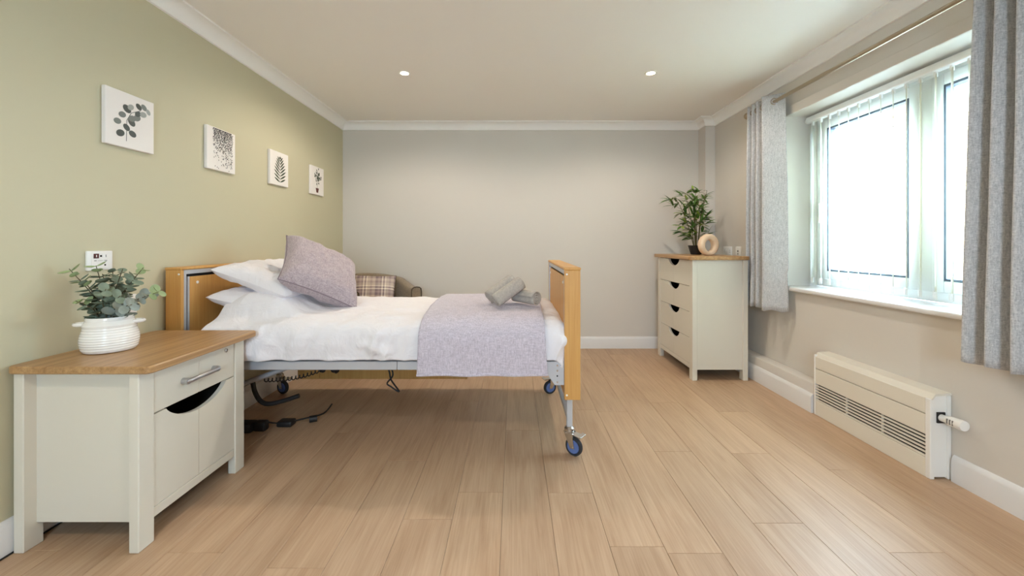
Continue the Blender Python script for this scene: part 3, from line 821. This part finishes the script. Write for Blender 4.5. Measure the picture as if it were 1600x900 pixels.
# rolled towels
def towel(label, p0, p1, r, seed):
    p0, p1 = Vector(p0), Vector(p1); d = (p1 - p0); L = d.length
    t = thing('rolled_towel', label, 'towel', group='rolled grey towels')
    turns = 3.2; N = 110; prof = []
    for i in range(N + 1):
        a = i / N * turns * 2 * PI; prof.append((a, .006 + (r - .006) * (i / N)))
    mb = MB(); rows = []
    for s in range(9):
        z = L * s / 8; vs = []
        for a, rr in prof:
            k = 1 + .03 * noise.noise((math.cos(a), math.sin(a) + z * 6, seed)); vs.append((rr * k * math.cos(a + seed), rr * k * math.sin(a + seed), z + .004 * noise.noise((a * .6, z, seed))))
        rows.append(vs)
    n = N + 1
    mb.add([q for rw in rows for q in rw], [(i * n + j, (i + 1) * n + j, (i + 1) * n + j + 1, i * n + j + 1) for i in range(8) for j in range(N)])
    c = part('cloth', mb, 'towel', t, world=False, angle=180); solidify(c, .0065, -1)
    Z = d.normalized(); X = Z.orthogonal().normalized(); Y = Z.cross(X)
    m = Matrix((X, Y, Z)).transposed().to_4x4(); m.translation = p0; t.matrix_world = m
ZT = .752
towel('rolled grey towel lying flat with its spiral end toward the footboard', (.005, 2.43, ZT + .046), (.128, 2.315, ZT + .040), .044, 1)
towel('rolled grey towel in front, leaning on the flat towel', (-.105, 2.30, ZT + .030), (.040, 2.36, ZT + .128), .043, 2)
towel('rolled grey towel behind, paler and partly hidden by the leaning one', (-.145, 2.385, ZT + .040), (-.01, 2.47, ZT + .135), .043, 3)

# ================================================================ ARMCHAIR
ac = thing('tub_armchair', 'taupe fabric tub armchair in the corner behind the bed', 'armchair', (-1.30, 3.83, 0), (0, 0, math.atan2(.65, .76)))
# local: +Y back, -Y front
def upath(n=48):
    out = []; R = .285
    for i in range(n + 1):
        t = i / n
        if t < .25: out.append((-R, -.30 + .30 * t / .25, t))
        elif t > .75: out.append((R, -.30 * (t - .75) / .25, t))
        else:
            a = PI - PI * (t - .25) / .5; out.append((R * math.cos(a), R * math.sin(a) * 1.0, t))
    return out
up = upath(); mb = MB(); rows = []
for k, (x, y, t) in enumerate(up):
    a = Vector(up[max(k - 1, 0)][:2]); b = Vector(up[min(k + 1, len(up) - 1)][:2]); d = (b - a).normalized(); nrm = Vector((-d.y, d.x))
    c = math.sin(PI * min(max((t - .06) / .88, 0), 1)) ** 1.3
    top = .700 + .108 * c
    prof = [(.045, .10), (.05, top - .04), (.045, top - .012), (.03, top), (0, top + .005), (-.03, top), (-.045, top - .012), (-.048, top - .04), (-.045, .10)]
    rows.append([(x + nrm.x * o_, y + nrm.y * o_, z) for o_, z in prof])
n = len(rows[0])
mb.add([q for r in rows for q in r], [(i * n + j, (i + 1) * n + j, (i + 1) * n + (j + 1) % n, i * n + (j + 1) % n) for i in range(len(rows) - 1) for j in range(n)] + [tuple(range(n)), tuple(reversed(range((len(rows) - 1) * n, len(rows) * n)))])
sh = part('shell', mb, 'chair', ac, world=False, angle=50)
for rw in (rows[0], rows[-1]):
    part('piping', MB().tube([Vector(q) + Vector((0, -.003, 0)) for q in rw], .005, 6), 'chairpipe', sh, world=False)
part('seat', MB().box(-.238, .238, -.31, .20, .28, .45, .035, 4), 'chair', ac, world=False)
part('seat_base', MB().box(-.245, .245, -.29, .22, .10, .28, .01), 'chair', ac, world=False)
for x, y in ((-.25, -.26), (.25, -.26), (-.2, .2), (.2, .2)):
    part('leg', MB().cyl((x, y, 0), (x, y, .102), .014, .021, 12), 'darkleg', ac, world=False)
pillow('tartan_cushion', 'small brown and cream tartan cushion sitting in the armchair', 'cushion', .37, .36, .12, (-1.275, 3.80, .637), (.97, .26, -.04), (-.10, .36, .92), 'tartan', .06, 31, .004, pipe='chairpipe', pw=.42)

# ================================================================ WALL PRINTS
def ellipse(cx, cy, rx, ry, ang, n=14):
    ca, sa = math.cos(ang), math.sin(ang)
    return [(cx + rx * math.cos(t) * ca - ry * math.sin(t) * sa, cy + rx * math.cos(t) * sa + ry * math.sin(t) * ca) for t in [2 * PI * i / n for i in range(n)]]
def leafpoly(x, y, L, wd, ang, n=6):
    pts = []
    for i in range(n + 1): t = i / n; pts.append((t * L, wd * math.sin(PI * t) ** .8))
    for i in range(n - 1, 0, -1): t = i / n; pts.append((t * L, -wd * math.sin(PI * t) ** .8))
    ca, sa = math.cos(ang), math.sin(ang)
    return [(x + a * ca - b * sa, y + a * sa + b * ca) for a, b in pts]
def stroke(p, q, wd):
    d = Vector((q[0] - p[0], q[1] - p[1])); nn = Vector((-d.y, d.x)).normalized() * wd
    return [(p[0] + nn.x, p[1] + nn.y), (p[0] - nn.x, p[1] - nn.y), (q[0] - nn.x, q[1] - nn.y), (q[0] + nn.x, q[1] + nn.y)]
def print_on_wall(yc, label, shapes):
    z0, z1 = 1.54, 1.793; W = .246
    t = thing('canvas_print', label, 'wall print', (XL, yc, z0), group='botanical canvas prints')
    part('canvas', MB().box(XL + .001, XL + .020, yc - W / 2, yc + W / 2, z0, z1, .0025), 'canvas', t)
    mb = MB(); lay = 0
    for s, poly in shapes:
        x = XL + .0203 + .00001 * lay; lay += 1
        mb.slot(s)
        n = len(poly)
        mb.add([(x, yc - W / 2 + u * W, z0 + v * (z1 - z0)) for u, v in poly], [tuple(range(n))])
    pm = part('printed_motif', mb, ['ink%d' % i for i in range(6)], t, smooth=False)
    if len(shapes) > 200: pm['kind'] = 'stuff'
S = [(0, stroke((.40, .12), (.41, .50), .006)), (0, stroke((.41, .50), (.50, .66), .006)), (0, stroke((.50, .66), (.70, .76), .005))]
for x, y, r, a, s in ((.30, .24, .085, .3, 0), (.56, .28, .08, -.3, 0), (.43, .37, .075, -.6, 0), (.24, .44, .075, .1, 1), (.54, .49, .085, -.7, 0), (.55, .56, .08, .3, 1),
                      (.34, .58, .075, .2, 1), (.66, .60, .08, .4, 1), (.44, .71, .09, -.5, 0), (.52, .76, .07, .5, 2), (.68, .68, .07, .5, 0), (.80, .70, .075, .2, 2),
                      (.70, .82, .07, -.6, 0), (.82, .84, .07, -.6, 1), (.92, .78, .06, -.9, 2)):
    S.append((s, ellipse(x * .94, y, r, r * .72, a)))
print_on_wall(1.935, 'square canvas print of a round leaved eucalyptus branch, largest in view', S)
S = [(3, stroke((.20, .975), (.86, .975), .008))]; rr = random.Random(3)
cols = [(.22 + .62 * i / 17, .25 + .45 * abs(math.sin(i * 1.9)) * rr.uniform(.6, 1.2)) for i in range(18)]
for cxp, ln in cols:
    y = .97
    while y > .97 - ln - .25:
        dens = max(.25, 1 - (.97 - y) / (ln + .3))
        if rr.random() < dens:
            S.append((3 if rr.random() < .75 else 0, leafpoly(cxp + rr.uniform(-.03, .03), y, .035, .010, rr.uniform(-2.4, -.7), 3)))
        y -= .017
print_on_wall(2.535, 'square canvas print of dark trailing foliage hanging from its top edge', S)
S = [(4, stroke((.52, .10), (.54, .90), .006))]
for i in range(9):
    t = i / 8; y = .10 + .70 * t; L = .36 * (1 - t) ** .5 * (.7 + .3 * min(1, t / .3)) + .08
    S.append((4, leafpoly(.525, y, L, .027, .38 + .5 * t))); S.append((4, leafpoly(.525, y, L, .027, PI - .38 - .5 * t)))
print_on_wall(3.16, 'square canvas print of a single upright fern frond', S)
S = [(5, [(.36, .24), (.60, .24), (.55, .08), (.41, .08)]), (4, stroke((.48, .24), (.5, .7), .008))]
for i in range(46):
    a = rr.uniform(0, 2 * PI); d = rr.uniform(.02, .27)
    S.append((rr.choice((4, 4, 0, 1)), leafpoly(.52 + d * math.cos(a) * .95, .60 + d * math.sin(a) * 1.1, .10, .026, rr.uniform(.4, 2.7), 4)))
print_on_wall(3.77, 'square canvas print of a small plant in a red pot, farthest from view', S)

# ================================================================ WALL SOCKETS
def wall_plate(name, label, cat, side, y0, y1, z0, z1, details, group=None):
    x = XL if side == 'L' else XR; s = 1 if side == 'L' else -1
    t = thing(name, label, cat, (x, (y0 + y1) / 2, z0), group=group)
    part('plate', MB().box(*sorted((x + s * .0005, x + s * .011)), y0, y1, z0, z1, .003, 2), 'white', t)
    for nm, a, b, c, d, m, pr in details:
        part(nm, MB().box(*sorted((x + s * .009, x + s * (.011 + pr))), y0 + (y1 - y0) * a, y0 + (y1 - y0) * b, z0 + (z1 - z0) * c, z0 + (z1 - z0) * d, .0004), m, t, smooth=False)
call = [('faceplate', .14, .93, .08, .93, 'white', .0015), ('call_button', .22, .42, .62, .86, 'maroon', .003), ('button_mark', .30, .34, .68, .80, 'white', .0035), ('indicator', .47, .54, .69, .78, 'slot', .003), ('reset_button', .58, .80, .62, .86, 'white', .003), ('button_mark', .68, .71, .67, .80, 'grey', .0035),
        ('lettering', .24, .34, .48, .515, 'grey', .0018), ('lettering', .38, .60, .49, .505, 'grey', .0018), ('lettering', .64, .76, .48, .515, 'grey', .0018), ('socket_hole', .64, .71, .22, .31, 'slot', .0018)]
wall_plate('call_panel', 'white nurse call panel on the sage wall behind the eucalyptus', 'call panel', 'L', 1.745, 1.855, .985, 1.068, call)
sock = [('rocker', .28, .36, .58, .80, 'white', .003), ('rocker', .64, .72, .58, .80, 'white', .003), ('pin_hole', .165, .19, .50, .62, 'slot', .0006), ('pin_hole', .115, .15, .33, .38, 'slot', .0006), ('pin_hole', .205, .24, .33, .38, 'slot', .0006),
        ('pin_hole', .81, .835, .50, .62, 'slot', .0006), ('pin_hole', .76, .795, .33, .38, 'slot', .0006), ('pin_hole', .85, .885, .33, .38, 'slot', .0006)]
wall_plate('double_socket', 'white double power socket low behind the eucalyptus pot', 'socket', 'L', 1.83, 1.975, .772, .862, sock)
wall_plate('call_panel', 'small call panel peeping over the grey cushion near the corner', 'call panel', 'L', 3.70, 3.83, 1.0, 1.075, [('faceplate', .3, .95, .08, .93, 'white', .002), ('call_button', .02, .28, .35, .92, 'slot', .003), ('indicator', .50, .66, .45, .75, 'slot', .003)])
wall_plate('double_socket', 'white double power socket on the wall above the chest of drawers', 'socket', 'R', 3.885, 4.03, .99, 1.072, sock)
wall_plate('aerial_socket', 'single white aerial outlet beside the double socket above the chest', 'socket', 'R', 3.725, 3.81, .99, 1.072, [('outlet', .42, .58, .40, .60, 'grey', .004), ('outlet', .44, .56, .14, .26, 'slot', .002)])

# ================================================================ HEATER
ht = thing('low_heater', 'low cream convector radiator cover with louvred slots under the window', 'heater', (1.99, 2.31, 0))
rx, ra, rb = 1.940, 1.937, 2.690
part('top_cover', MB().prism([(rx + .004, .372), (rx + .024, .398), (XR - .001, .402), (XR - .001, .392), (rx + .026, .388), (rx + .010, .370)], 'Y', ra, rb), 'heater', ht, angle=20)
part('upper_panel', MB().box(rx, rx + .012, ra + .026, rb - .012, .299, .373, .002), 'heater', ht)
part('middle_panel', MB().box(rx, rx + .012, ra + .026, rb - .012, .200, .295, .002), 'heater', ht)
part('lower_panel', MB().box(rx, rx + .012, ra + .026, rb - .012, .0, .092, .002), 'heater', ht)
for i in range(6):
    z = .0945 + i * .0178
    part('louvre', MB().box(rx + .001, rx + .010, ra + .026, rb - .012, z, z + .0085, .001), 'heater', ht, smooth=False)
for yy in (ra + .026 + .715 * .33, ra + .026 + .715 * .66):
    part('louvre_divider', MB().box(rx + .004, rx + .014, yy - .002, yy + .002, .092, .20), 'heater', ht, smooth=False)
part('slot_shade_block', MB().box(rx + .016, XR - .012, ra + .03, rb - .02, .02, .36), 'slot', ht, smooth=False)  # solid black block, paints the shade behind the louvre slots
part('end_cap', MB().box(rx - .001, rx + .02, ra, ra + .026, 0, .374, .003).box(XR - .018, XR - .001, ra, ra + .02, 0, .390, .003).box(rx + .018, XR - .016, ra + .008, ra + .014, .008, .388), 'white', ht)
part('end_cap', MB().box(rx - .001, XR - .001, rb - .012, rb, 0, .385, .002), 'white', ht)
vb = part('valve', MB().box(1.975, 2.012, ra + .002, ra + .009, .262, .312), 'black', ht, smooth=False)
part('valve_head', MB().tube([(1.993, ra + .004, .288), (1.993, ra - .03, .2885), (1.993, ra - .034, .289), (1.993, ra - .085, .291), (1.993, ra - .098, .2915), (1.993, ra - .100, .2915)], [.016, .0165, .021, .0235, .0225, .018], 24), 'white', vb)
mk = MB()
for i in range(3): mk.box(1.9705, 1.9745, ra - .045 - i * .012, ra - .040 - i * .012, .280, .302)
part('valve_marks', mk, 'grey', vb, smooth=False)

# ================================================================ EUCALYPTUS
PX, PY, PZ = -1.640, 1.690, .668
eu = thing('potted_eucalyptus', 'grey green eucalyptus sprigs in a ribbed white ceramic pot on the cabinet', 'potted plant', (PX, PY, PZ))
prof = [(.060, .001), (.080, .003), (.085, .010)]
for i in range(60):
    t = i / 59; z = .012 + .088 * t
    base = .086 + .007 * math.sin(PI * min(1, t * 1.15)) - .004 * t
    prof.append((base + .0006 * math.sin(t * 2 * PI * 9), z))
prof += [(.084, .108), (.076, .120), (.0735, .124), (.0745, .135), (.0725, .139), (.069, .136), (.068, .115), (.070, .10), (.001, .10)]
pt = part('pot', MB().lathe(prof, (PX, PY, PZ), 56, True, False), 'ceramic', eu)
for s in (-1, 1):
    d = Vector((.86, .51, 0)) * s
    c = Vector((PX, PY, PZ + .112)); sd = Vector((-.51, .86, 0))
    pts = smoothpath([c + d * .074 - sd * .022, c + d * .096 - sd * .014, c + d * .104, c + d * .096 + sd * .014, c + d * .074 + sd * .022], 6)
    part('handle', MB().tube(pts, .0075, 10), 'ceramic', pt)
part('soil', MB().lathe([(.069, .112), (.03, .117), (.001, .118)], (PX, PY, PZ), 24, False, False), 'soil', eu)
def leaf_round(r, mname):
    mb = MB()
    def fn(i, j):
        a = i * 2 * PI; q = j
        x = r + r * q * math.cos(a) * 1.0; y = r * .86 * q * math.sin(a)
        return (x, y, .25 * r * (q * q) * .6 - .1 * r * math.cos(a) * q)
    vs = [(r, 0, 0)]; n = 12
    for q in (.55, 1):
        for k in range(n):
            a = 2 * PI * k / n; vs.append((r + r * q * math.cos(a), .84 * r * q * math.sin(a), .22 * r * q * q))
    fs = [(0, 1 + k, 1 + (k + 1) % n) for k in range(n)] + [(1 + k, 1 + n + k, 1 + n + (k + 1) % n, 1 + (k + 1) % n) for k in range(n)]
    return mb.add(vs, fs).mesh('leaf', mname)
LF = {m: leaf_round(.0205, m) for m in ('euc', 'euc_pale', 'euc_grey')}
def put_leaf(me, parent, pos, direc, up, scale):
    o = bpy.data.objects.new('leaf', me); X = Vector(direc).normalized(); Z = (Vector(up) - X * X.dot(Vector(up))).normalized(); Y = Z.cross(X)
    m = Matrix((X, Y, Z)).transposed().to_4x4(); m.translation = Vector(pos) - origin(parent)
    link(o, parent); o.matrix_local = m @ Matrix.Scale(scale, 4); return o
er = random.Random(12)
def pxp(x, y, Y):
    s = 650 / Y; return Vector(((x - 803) / s, Y, 1.1 - (y - 380.5) / s))
tips = [((108, 420), 1.62, 'euc', 'euc_pale'), ((150, 415), 1.66, 'euc', 'euc_pale'), ((176, 424), 1.74, 'euc', 'euc'), ((192, 420), 1.69, 'euc', 'euc'), ((224, 418), 1.73, 'euc', 'euc_pale'),
        ((248, 456), 1.70, 'euc_grey', 'euc_pale'), ((118, 470), 1.60, 'euc', 'euc_pale'), ((206, 476), 1.62, 'euc_grey', 'euc_grey'), ((165, 452), 1.60, 'euc', 'euc'), ((188, 462), 1.63, 'euc', 'euc'), ((140, 458), 1.68, 'euc', 'euc'), ((130, 438), 1.64, 'euc', 'euc_pale'), ((160, 428), 1.70, 'euc', 'euc'), ((208, 438), 1.70, 'euc', 'euc')]
for (txy, Y, m1, m2) in tips:
    tip = pxp(txy[0], txy[1], Y); base = Vector((PX + (tip.x - PX) * .22, PY + (tip.y - PY) * .3, PZ + .112))
    midp = base.lerp(tip, .5) + Vector((-(tip.x - PX) * .22, 0, .018))
    path = smoothpath([base, base.lerp(midp, .5) + Vector((0, 0, .01)), midp, tip], 6)
    st = part('stem', MB().tube(path, [.0028 - .0016 * i / len(path) for i in range(len(path))], 6), 'stem', eu)
    total = sum((path[i + 1] - path[i]).length for i in range(len(path) - 1)); acc = 0; nxt = .02; node = 0
    for i in range(len(path) - 1):
        seg = (path[i + 1] - path[i]); L = seg.length; d = seg.normalized()
        while nxt <= acc + L:
            p = path[i] + d * (nxt - acc); tt = nxt / total
            a = node * 1.35 + er.uniform(-.4, .4); side = d.orthogonal().normalized(); side.rotate(Matrix.Rotation(a, 3, d))
            for s in (-1, 1):
                dr_ = side * s + d * er.uniform(.15, .5)
                scl = (1.10 - .22 * tt) * er.uniform(.85, 1.15)
                q = p + dr_.normalized() * .041 * scl
                if q.x < XL + .006: continue
                put_leaf(LF[m2 if tt > .8 or (er.random() < .08) else m1], st, p, dr_, d + Vector((er.uniform(-.3, .3), er.uniform(-.5, .1), .6)), scl)
            node += 1; nxt += .021 + .004 * (1 - tt)
        acc += L

# ================================================================ BAMBOO
QX, QY, QZ = 1.676, 3.83, .998
ba = thing('potted_bamboo', 'leafy green artificial bamboo in a black pot on the chest', 'potted plant', (QX, QY, QZ))
part('pot', MB().lathe([(.040, .001), (.046, .004), (.068, .078), (.069, .085), (.064, .085), (.060, .070), (.001, .068)], (QX, QY, QZ), 32, True, False), 'black', ba)
part('soil', MB().lathe([(.061, .072), (.001, .076)], (QX, QY, QZ), 20, False, False), 'soil', ba)
def leaf_long(mname):
    mb = MB(); vs = []; fs = []; n = 5
    for i in range(n + 1):
        t = i / n; wd = .0125 * math.sin(PI * min(1, t * .9 + .1)) ** .8 if i < n else .0004
        z = -.02 * t * t
        vs += [(t * .095, -wd, z + .2 * wd), (t * .095, 0, z), (t * .095, wd, z + .2 * wd)]
    for i in range(n):
        for k in (0, 1): fs.append((i * 3 + k, (i + 1) * 3 + k, (i + 1) * 3 + k + 1, i * 3 + k + 1))
    return mb.add(vs, fs).mesh('leaf', mname)
BL_ = {m: leaf_long(m) for m in ('bamboo', 'bamboo_l')}
br = random.Random(5); nleaf = 0
for c_ in range(8):
    a = 2 * PI * c_ / 8 + br.uniform(-.3, .3); sp = br.uniform(.03, .13); hgt = br.uniform(.40, .60)
    if c_ == 4: sp, hgt = .17, .53
    base = Vector((QX + .018 * math.cos(a), QY + .018 * math.sin(a), QZ + .072)); tip = Vector((QX + sp * math.cos(a) - .015, QY + sp * math.sin(a) * .8, QZ + hgt))
    path = smoothpath([base, base.lerp(tip, .5) + Vector((-.01 * math.cos(a), 0, .03)), tip], 8)
    cn = part('cane', MB().tube(path, [.0042 - .0026 * i / len(path) for i in range(len(path))], 6), 'cane', ba)
    for k in range(11):
        t = .22 + .78 * k / 10; p = path[min(int(t * (len(path) - 1)), len(path) - 1)]
        fa = br.uniform(0, 2 * PI); out = Vector((math.cos(fa), math.sin(fa), br.uniform(-.1, .5))).normalized(); ln = br.uniform(.015, .085) * (1.15 - .5 * abs(t - .5))
        q = p + out * ln
        for s in range(4 if nleaf < 292 else 0):
            dv_ = (out + Vector((br.uniform(-.8, .8), br.uniform(-.8, .8), br.uniform(-.35, .75)))).normalized()
            tipp = q + dv_ * .09
            if tipp.x > 1.92 or tipp.y > 4.19: continue
            put_leaf(BL_['bamboo_l' if br.random() < .2 else 'bamboo'], cn, q, dv_, Vector((0, -.3, 1)), br.uniform(.85, 1.15)); nleaf += 1
        if ln > .02: part('twig', MB().tube([p, p.lerp(q, .5) + Vector((0, 0, .004)), q], .0013, 5), 'cane', cn)

# ring vase
rv = thing('ring_vase', 'beige clay ring shaped vase with an off-centre hole on the chest', 'vase', (1.645, 3.52, .998), (0, 0, math.radians(14)))
mb = MB(); nu, nv = 48, 18; vs = []
for i in range(nu):
    t = 2 * PI * i / nu
    oc = Vector((.092 * math.cos(t), .092 * math.sin(t))); ic = Vector((-.004 + .041 * math.cos(t), -.006 + .047 * math.sin(t)))
    for j in range(nv):
        a = 2 * PI * j / nv; c, s = math.cos(a), math.sin(a)
        u = (1 + (abs(c) ** .7) * (1 if c > 0 else -1)) / 2
        p = ic.lerp(oc, u); vs.append((p.x, .030 * (abs(s) ** .8) * (1 if s > 0 else -1), p.y + .0915))
mb.add(vs, [(i * nv + j, ((i + 1) % nu) * nv + j, ((i + 1) % nu) * nv + (j + 1) % nv, i * nv + (j + 1) % nv) for i in range(nu) for j in range(nv)])
part('ring', mb, 'clay', rv, world=False, angle=60)
